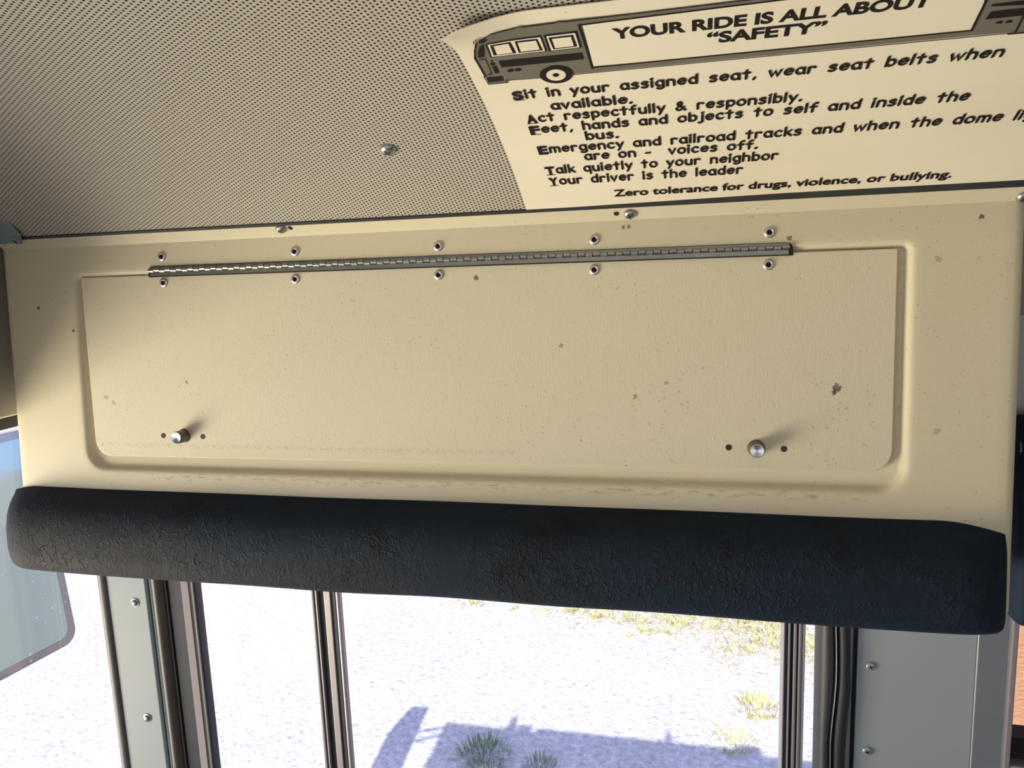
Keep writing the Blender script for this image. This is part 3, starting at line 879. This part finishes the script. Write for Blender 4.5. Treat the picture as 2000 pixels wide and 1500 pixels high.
# --- printed bus picture: grey body with black and cream shapes
def c4(x, y): return (840 + x / 5.0, y / 5.0)
def topline(px): return 19 - (px - 1240) * 0.1255
bp = bmesh.new()
poly(bp, [c4(440, 335), c4(520, 300), c4(590, 262), c4(840, 225), c4(1450, 145), (1240, 19), (1500, topline(1500)), (1900, topline(1900)), (2060, topline(2060) + 2),
          (2060, 46), (1970, 56.5), (1896, 62), c4(2000, 630), c4(1575, 672), c4(760, 745), c4(740, 770), c4(575, 785), c4(535, 710), c4(440, 530), c4(432, 440)])
pic = lay(bp, 'bus_picture', m_gray_ink, 0.0004, 'grey printed picture of a long bus')
def plate(name, mat, h, polys):
    bm = bmesh.new()
    for p in polys: poly(bm, p)
    cut(bm)
    for v in bm.verts: v.co = paper_pt(v.co.x, v.co.y, h)
    return link(name, bm, mat, pic)
def stroke(pts, w=0.8):
    """thin band following pixel points, as quads"""
    out_ = []
    for (a, b2) in zip(pts, pts[1:]):
        d = Vector((b2[0] - a[0], b2[1] - a[1])).normalized(); n_ = Vector((-d.y, d.x)) * w; e = d * w * 0.8
        out_.append([(a[0] + n_.x - e.x, a[1] + n_.y - e.y), (b2[0] + n_.x + e.x, b2[1] + n_.y + e.y), (b2[0] - n_.x + e.x, b2[1] - n_.y + e.y), (a[0] - n_.x - e.x, a[1] - n_.y - e.y)])
    return out_
def win4(*pts): return [c4(*p) for p in pts]
# white sign panel in the middle, with its black border
wp_in = [c4(1490, 210), (1300, topline(1300) + 9), (1600, topline(1600) + 8), (1921, topline(1921) + 8), (1922, 0), (1896, 50.2), c4(2000, 577), c4(1595, 613)]
plate('sign_panel', m_paper, 0.0006, [wp_in])
blk = []
blk += stroke([c4(1452, 204), c4(1586, 628)], 2.1)
blk += stroke([c4(1450, 204), c4(2000, 134), (1600, topline(1600) + 8), (1921, topline(1921) + 8)], 1.1)
blk += stroke([c4(1580, 622), c4(2000, 582), (1896, 51.5)], 1.1)
blk += stroke([(1921.5, 1), (1897, 51)], 2.1)
blk += stroke([(1921.5, 0), (1950, -50)], 2.1)
# outline
blk += stroke([c4(430, 352), c4(425, 320), c4(455, 296), c4(520, 300), c4(590, 262), c4(830, 228), c4(845, 214), c4(900, 214), c4(912, 222), c4(1215, 182), c4(1240, 168), c4(1285, 168), c4(1300, 172), c4(2000, 90), (1500, topline(1500)), (1900, topline(1900))], 0.8)
blk += stroke([c4(452, 360), c4(436, 440), c4(436, 530), c4(540, 712)], 1.3)
blk += stroke([c4(525, 710), c4(575, 787), c4(762, 768), c4(745, 748), c4(1080, 722)], 0.9)
blk += stroke([c4(1390, 692), c4(2000, 633), (1970, 56.5)], 0.8)
blk += stroke([(1968, 58), (2060, 50)], 1.6)
blk += stroke([(1982, 55), (2004, 12)], 1.6)
# front lamp, windscreen, grille, bumper
blk += [[c4(470, 330), c4(500, 305), c4(545, 315), c4(553, 335), c4(520, 357), c4(485, 355)]]
blk += [win4((470, 525), (466, 470), (480, 405), (505, 378), (522, 378), (530, 520))]
blk += stroke([c4(480, 545), c4(540, 540), c4(605, 685), c4(560, 692)], 0.7)
blk += [win4((548, 725), (700, 710), (722, 752), (575, 768))]
blk += [win4((585, 578), (625, 574), (635, 598), (600, 602)), win4((605, 612), (645, 608), (675, 675), (640, 680))]
blk += [win4((585, 560), (600, 549), (615, 558), (600, 566))]
# stripe, small lamps
blk += [win4((668, 560), (1480, 478), (1500, 540), (700, 620))]
blk += [win4((750, 655), (770, 640), (812, 637), (822, 660), (770, 668)), win4((828, 634), (870, 630), (893, 643), (880, 655), (838, 660))]
blk += [[(1934.5, 14.5), (2001, 7), (2001, 21), (1924, 29)], [(1942, 37), (1948, 33.5), (1957, 32.5), (1955, 38)], [(1962, 36.5), (1966, 31.8), (1977, 31.2), (1975, 35.5)]]
# window surrounds
blk += [win4((540, 375), (1080, 308), (1140, 462), (590, 522)), win4((1110, 302), (1430, 262), (1480, 425), (1162, 464))]
blk += [[(1936, 0), (2010, -9), (2010, 0), (1935, 3.5)]]
plate('black_shapes', m_ink, 0.0009, blk)
plate('window_trim', m_paper, 0.0011, [win4((562, 378), (1075, 318), (1125, 456), (606, 512)), win4((1135, 310), (1415, 276), (1460, 418), (1185, 452))])
plate('window_border', m_ink, 0.0013, [win4((585, 385), (785, 362), (842, 474), (622, 498)), win4((825, 358), (1045, 332), (1102, 446), (868, 472)), win4((1155, 322), (1395, 292), (1438, 408), (1205, 437))])
plate('window_pane', m_paper, 0.0015, [win4((620, 395), (765, 376), (808, 468), (655, 486)), win4((855, 368), (1035, 346), (1072, 436), (888, 458)), win4((1190, 330), (1375, 308), (1405, 400), (1222, 422))])
# wheel: black tyre, cream rim, black hub
def ell(cx_, cy_, rx, ry, n=28): return [c4(cx_ + rx * math.cos(2 * math.pi * i / n), cy_ + ry * math.sin(2 * math.pi * i / n)) for i in range(n)]
plate('tyre', m_ink, 0.0013, [ell(1231, 688, 161, 85)])
plate('rim', m_paper, 0.0015, [ell(1231, 688, 96, 56)])
plate('hub', m_ink, 0.0017, [ell(1229, 686, 32, 18)])

# ------------------------------------------------------------------ DOOR and its posts (below the padded bar)
ZB, ZT = 0.45, 2.26
YD = 0.95
def X(px, py=None):
    return at_y(px, (1128 if px < 400 else 1158 if px < 700 else 1222) if py is None else py, YD).x
def bar(name, px0, px1, y0, y1, mat, parent, bev=0.001, seg=2, z0=ZB, z1=ZT, round_=False):
    bm = bmesh.new(); x0, x1 = X(px0), X(px1)
    if round_:
        secs = []
        for z in (z0, z1):
            L = [((x0 + x1) / 2 - (x1 - x0) / 2 * math.cos(math.pi * i / 12), y0 + (y1 - y0) * (1 - math.sin(math.pi * i / 12)), z) for i in range(13)]
            secs.append(L + [(x1, y1 + 0.004, z), (x0, y1 + 0.004, z)])
        sweep(bm, secs); o = autosmooth(link(name, bm, mat, parent), 60)
    else:
        box(bm, x0, x1, y0, y1, z0, z1, bev, seg); o = link(name, bm, mat, parent)
    return o

# front corner post
post = tag(empty('trim_1', (X(245), YD, 1.4)), kind='structure')
bar('seal', 190, 208, 0.944, 0.953, m_rubber_grey, post, round_=True)
bar('post_face', 207, 280.5, 0.95, 0.985, m_postpaint, post)
bar('post_gap', 280, 284, 0.957, 0.985, m_black, post)
bar('post_edge', 284, 293.5, 0.951, 0.985, m_paleblue, post, round_=True)
for px, py in ((264, 1177), (288, 1402)):
    p = at_y(px, py, 0.9495)
    bm = bmesh.new(); lathe(bm, [(0.0074, 0.0), (0.0070, 0.0008), (0.0052, 0.0012), (0.0048, 0.003), (0.003, 0.0042), (0.0, 0.0042)], 18)
    autosmooth(link('bolt', bm, flat('dark_bolt', (0.16, 0.17, 0.19), 0.3, 0.8), post, matrix=frame(p, Vector((0, -1, 0)))), 40)

door = tag(empty('door_1', (-0.3, YD, 0.45)), kind='structure')
bar('rubber_seal', 293, 319, 0.940, 0.972, flat('brown_rubber', (0.085, 0.075, 0.062), 0.5), door, round_=True)
bar('rubber_seal', 318.5, 322, 0.950, 0.975, m_black, door)
bar('door_stile', 321.5, 351, 0.953, 0.958, flat('navy_stile', (0.014, 0.018, 0.030), 0.55, 0.0, 0.15), door, 0.002)
bar('door_stile', 350.5, 365.5, 0.950, 0.954, m_mauve_dimmed, door)
bar('glazing_bead', 365, 370.5, 0.951, 0.955, m_black, door)
bar('glazing_bead', 370, 378.5, 0.9485, 0.951, m_rubber, door, round_=True)
bar('door_core', 323, 362, 0.957, 0.985, m_rubber, door)
# meeting edge of the two leaves
bar('glazing_edge', 598, 609.5, 0.962, 0.970, flat('clear_edge', (0.42, 0.38, 0.36), 0.25, 0.4), door, 0.0005)
bar('glazing_bead', 609, 619.5, 0.945, 0.955, m_rubber, door, round_=True)
bar('bright_strip', 618.8, 621.4, 0.944, 0.950, m_mauve, door, 0.0003)  # pale strip stands in for the highlight on the meeting edge
bar('door_stile', 621, 633.3, 0.950, 0.956, m_rubber, door)
bar('door_core', 610, 645, 0.955, 0.985, m_rubber, door)
bar('door_stile', 633, 645.3, 0.9475, 0.951, m_mauve, door)
bar('glazing_bead', 645, 654.3, 0.950, 0.955, m_rubber, door)
bar('door_stile', 654, 662, 0.949, 0.952, m_mauve, door, round_=True)
# hinge side of the rear leaf
bar('glazing_bead', 1530, 1533.4, 0.948, 0.98, m_mauve, door)
bar('glazing_bead', 1533, 1540.3, 0.952, 0.98, m_rubber, door)
bar('bright_strip', 1540, 1543.4, 0.946, 0.98, m_bright, door, 0.0003)
bar('glazing_bead', 1543, 1550.3, 0.954, 0.98, m_rubber, door)
bar('door_stile', 1550, 1556.4, 0.946, 0.98, m_mauve, door)
bar('glazing_bead', 1556, 1560.4, 0.952, 0.98, m_rubber_grey, door)
bar('door_stile', 1560, 1565.4, 0.946, 0.98, m_mauve, door)
bar('glazing_bead', 1565, 1569.4, 0.950, 0.98, m_paleblue, door)
bar('bright_strip', 1569, 1573, 0.946, 0.98, m_bright, door, 0.0003)
for a, c in ((376, 600), (660, 1532), (1571, 1602)):
    bm = bmesh.new(); box(bm, X(a), X(c), 0.964, 0.968, ZB, ZT); link('pane', bm, m_glass, door)
# rear rubber seal: two bulging lips with a pale parting line that wanders
def lip(name, pa, pb, depth, mat, y0=0.935):
    bm = bmesh.new(); secs = []
    for i in range(25):
        py = 1190 + (1560 - 1190) * i / 24
        x0 = at_y(pa(py), py, YD).x; x1 = at_y(pb(py), py, YD).x; z = at_y(1640, py, YD).z
        L = [((x0 + x1) / 2 - (x1 - x0) / 2 * math.cos(math.pi * j / 10), y0 + depth * (1 - math.sin(math.pi * j / 10)), z) for j in range(11)]
        secs.append(L + [(x1, 0.975, z), (x0, 0.975, z)])
    sweep(bm, secs); return autosmooth(link(name, bm, mat, door), 60)
def pl(py):                      # parting line
    t = (py - 1222) / 278.0; s = max(0.0, min(1.0, (t - 0.35) / 0.5)); s = s * s * (3 - 2 * s)
    return 1629.5 + 1.5 * math.sin(min(max(t, 0), .45) / .45 * math.pi) - 10 * s - 1.5 * t
lip('rubber_seal', lambda y: 1598 - (y - 1222) * 0.021, lambda y: pl(y) - 1.4, 0.018, m_rubber_grey)
lip('seal_parting', lambda y: pl(y) - 1.6, lambda y: pl(y) + 2.2, 0.006, m_bright, 0.938)
lip('rubber_seal', lambda y: pl(y) + 2.0, lambda y: 1661.5 - 11.5 * max(0, min(1, (y - 1340) / 130.0)), 0.016, m_rubber, 0.937)

# wall right of the door: panel, ribbed window post, sill
wr_ = tag(empty('wall_right', (0.5, 0.95, 1.6)), kind='structure')
bar('wall_strip', 1640, 1670.5, 0.956, 0.985, m_mauve, wr_)
bar('panel_gap', 1670, 1677.3, 0.955, 0.985, m_black, wr_)
bm = bmesh.new(); box(bm, X(1677), X(1910.6), 0.95, 0.985, ZB, 2.5, 0.001); link('wall_panel', bm, m_greypaint, wr_)
bm = bmesh.new(); box(bm, X(1677), 4.0, 0.935, 0.985, 2.31, 2.42); box(bm, X(1988), 4.0, 0.95, 0.985, ZB, 1.868); box(bm, -0.93, X(1677), 0.952, 0.985, 2.275, 2.42); link('side_lining', bm, m_greypaint, wr_)
for px, py in ((1700, 1301), (1693, 1466)):
    p = at_y(px, py, 0.95)
    autosmooth(link('screw', pan_screw(0.0062, 0.0036), None, wr_, matrix=frame(p, Vector((0, -1, 0))), mats=[m_screw_white, m_plug]), 50)
# ribbed extrusion
bm = bmesh.new(); xa, xb = X(1911), X(1975); n = 26; prof_ = [(xa, 0.985), (xa, 0.949), (xa + 0.0008, 0.948)]
for i in range(n):
    u0 = xa + 0.001 + (xb - xa - 0.002) * i / n; du = (xb - xa - 0.002) / n
    prof_ += [(u0, 0.9492), (u0 + du * 0.35, 0.9478), (u0 + du * 0.65, 0.9478), (u0 + du, 0.9492)][:3]
prof_ += [(xb, 0.948), (xb, 0.985)]
sweep(bm, [[(x, y, ZB) for x, y in prof_], [(x, y, 2.4) for x, y in prof_]])
trim2 = tag(link('trim_2', bm, flat('ribbed_extrusion', (0.37, 0.40, 0.43), 0.38, 0.25)), kind='structure')
win2 = tag(empty('window_2', (0.5, 0.95, 1.87)), kind='structure')
bar('window_frame', 1975, 1988, 0.944, 0.985, m_mauve, win2, 0.0015, z1=2.4)
p = at_y(1970, 1468, 0.95)
bm = bmesh.new(); box(bm, X(1988), 1.2, 0.962, 0.99, 1.868, p.z + 0.012); link('window_gasket', bm, m_black, win2)
bm = bmesh.new(); box(bm, X(1988), 1.2, 0.945, 0.985, 1.85, p.z - 0.016, 0.002); link('sill', bm, m_mauve, win2)
bm = bmesh.new(); box(bm, X(1986), 1.2, 0.972, 0.976, 1.86, 2.35); link('pane', bm, m_tint, win2)

# ------------------------------------------------------------------ OUTSIDE: the wing mirror on its arms
n_m = Vector((0.985, -0.13, 0.09)).normalized()
mirror = empty('side_mirror', (-1.48, 1.3, 1.9))
tag(mirror, 'tall rounded side mirror outside the windscreen, its glass reflecting blue sky', 'mirror')
zc = 1.905; mc = Vector((-1.475, 1.278, zc))
xm = Vector((0, 0, 1)).cross(n_m).normalized(); ym = n_m.cross(xm)
MM = Matrix(((xm.x, ym.x, n_m.x, mc.x), (xm.y, ym.y, n_m.y, mc.y), (xm.z, ym.z, n_m.z, mc.z), (0, 0, 0, 1)))
HW, HH = 0.148, 0.262
bm = bmesh.new()
sweep(bm, [[(x, y, -0.105) for x, y in rrect(-HW + 0.022, HW - 0.022, -HH + 0.022, HH - 0.022, 0.03, 0.03)],
           [(x, y, -0.092) for x, y in rrect(-HW + 0.006, HW - 0.006, -HH + 0.006, HH - 0.006, 0.035, 0.035)],
           [(x, y, -0.004) for x, y in rrect(-HW, HW, -HH, HH, 0.035, 0.035)],
           [(x, y, 0.0) for x, y in rrect(-HW + 0.002, HW - 0.002, -HH + 0.002, HH - 0.002, 0.034, 0.034)]])
autosmooth(link('housing', bm, flat('grey_mirror_housing', (0.30, 0.30, 0.34), 0.4), mirror, matrix=MM), 50)
def mirror_glass(name, tint, dirt):
    m, nt, b, out = new_mat(name); k = NB(nt); v = k.coord()
    b.inputs['Metallic'].default_value = 1.0; b.inputs['Roughness'].default_value = 0.06
    sp = k.math('LESS_THAN', k.voro(v, 75).outputs['Distance'], k.math('MULTIPLY', k.math('SUBTRACT', k.noise(v, 16, 3), 0.45, clamp=True), 1.0))
    nt.links.new(k.mix(k.math('MULTIPLY', sp, dirt), tint, (0.95, 0.97, 1.0)), b.inputs['Base Color'])
    nt.links.new(k.bump(k.noise(v, 9, 2), 0.12, 0.004), b.inputs['Normal'])
    return m
bm = bmesh.new()
sweep(bm, [[(x, y, -0.002) for x, y in rrect(-HW + 0.004, HW - 0.004, -HH + 0.004, HH - 0.004, 0.033, 0.033)], [(x, y, 0.0012) for x, y in rrect(-HW + 0.005, HW - 0.005, -HH + 0.005, HH - 0.005, 0.032, 0.032)]])
link('mirror_rim', bm, mirror_glass('dusty_rim_glass', (0.22, 0.24, 0.33), 0.5), mirror, matrix=MM)
bm = bmesh.new()
sweep(bm, [[(x, y, 0.001) for x, y in rrect(-HW + 0.020, HW - 0.020, -HH + 0.020, HH - 0.020, 0.025, 0.025)], [(x, y, 0.0024) for x, y in rrect(-HW + 0.0215, HW - 0.0215, -HH + 0.0215, HH - 0.0215, 0.024, 0.024)]])
link('mirror_glass', bm, mirror_glass('blue_mirror_glass', (0.29, 0.43, 0.56), 0.35), mirror, matrix=MM)
for dz, tip in ((0.235, Vector((-1.30, 0.86, 2.52))), (0.15, Vector((-1.32, 0.86, 2.45)))):
    bm = bmesh.new(); tube(bm, [mc + Vector((-0.06, 0.02, dz)), mc + Vector((-0.02, -0.12, dz + 0.02)), tip], 0.011, 10)
    link('arm', bm, m_black, mirror, True)

# ------------------------------------------------------------------ OUTSIDE: grass
m_grass = flat('green_grass', (0.26, 0.32, 0.20), 0.8)
m_dry = flat('dry_yellow_grass', (0.46, 0.45, 0.20), 0.8)
def blades(bm, cxy, R, n, h, rng, lean=0.6):
    for i in range(n):
        a = rng.uniform(0, 6.283); r = R * math.sqrt(rng.random()); hh = h * rng.uniform(0.5, 1.1)
        p = Vector((cxy[0] + r * math.cos(a), cxy[1] + r * math.sin(a), 0)); d = Vector((math.cos(a), math.sin(a), 0)) * hh * lean * (r / R + 0.2) + Vector((rng.uniform(-.2, .2), rng.uniform(-.2, .2), 0)) * hh
        s = Vector((-math.sin(a), math.cos(a), 0)) * rng.uniform(0.002, 0.004)
        m1 = p + d * 0.45 + Vector((0, 0, hh * 0.65)); t = p + d * 1.1 + Vector((0, 0, hh * 0.9))
        v = [bm.verts.new(q) for q in (p - s, p + s, m1 + s * 0.8, m1 - s * 0.8, t)]
        bm.faces.new((v[0], v[1], v[2], v[3])); bm.faces.new((v[3], v[2], v[4]))
    return bm
rng = random.Random(11)
TUFTS = [((945, 1478), 0.13, 260, 0.065, m_grass, 'green grass tuft growing in the shadow beside the mirror-arm shadow'),
         ((1055, 1499), 0.08, 110, 0.05, m_grass, 'small grass tuft in the shadow at the lower edge of the picture'),
         ((1480, 1385), 0.12, 170, 0.06, m_dry, 'dry yellow grass tuft on the bright gravel, right side of the door glass'),
         ((1430, 1450), 0.11, 110, 0.045, m_dry, 'low dry grass tuft straddling the edge of the shadow')]
for (px, py), R, n, h, mt, lb in TUFTS:
    p = at_ground(px, py); bm = bmesh.new(); blades(bm, (0, 0), R, n, h, rng)
    tag(link('grass_tuft', bm, mt, matrix=Matrix.Translation((p.x, p.y, 0.0))), lb, 'grass', 'grass tufts on the gravel')
bm = bmesh.new()
for i in range(260):
    px = rng.uniform(860, 1640); py = rng.uniform(1165, 1300)
    if py - 1165 > (px - 800) * 0.17 + rng.uniform(-25, 15): continue
    p = at_ground(px, py); blades(bm, (p.x, p.y), rng.uniform(0.03, 0.10), 26, rng.uniform(0.02, 0.05), rng)
tag(link('dry_grass', bm, m_dry), 'patch of dry yellow-green grass across the far side of the gravel', 'grass', kind='stuff')
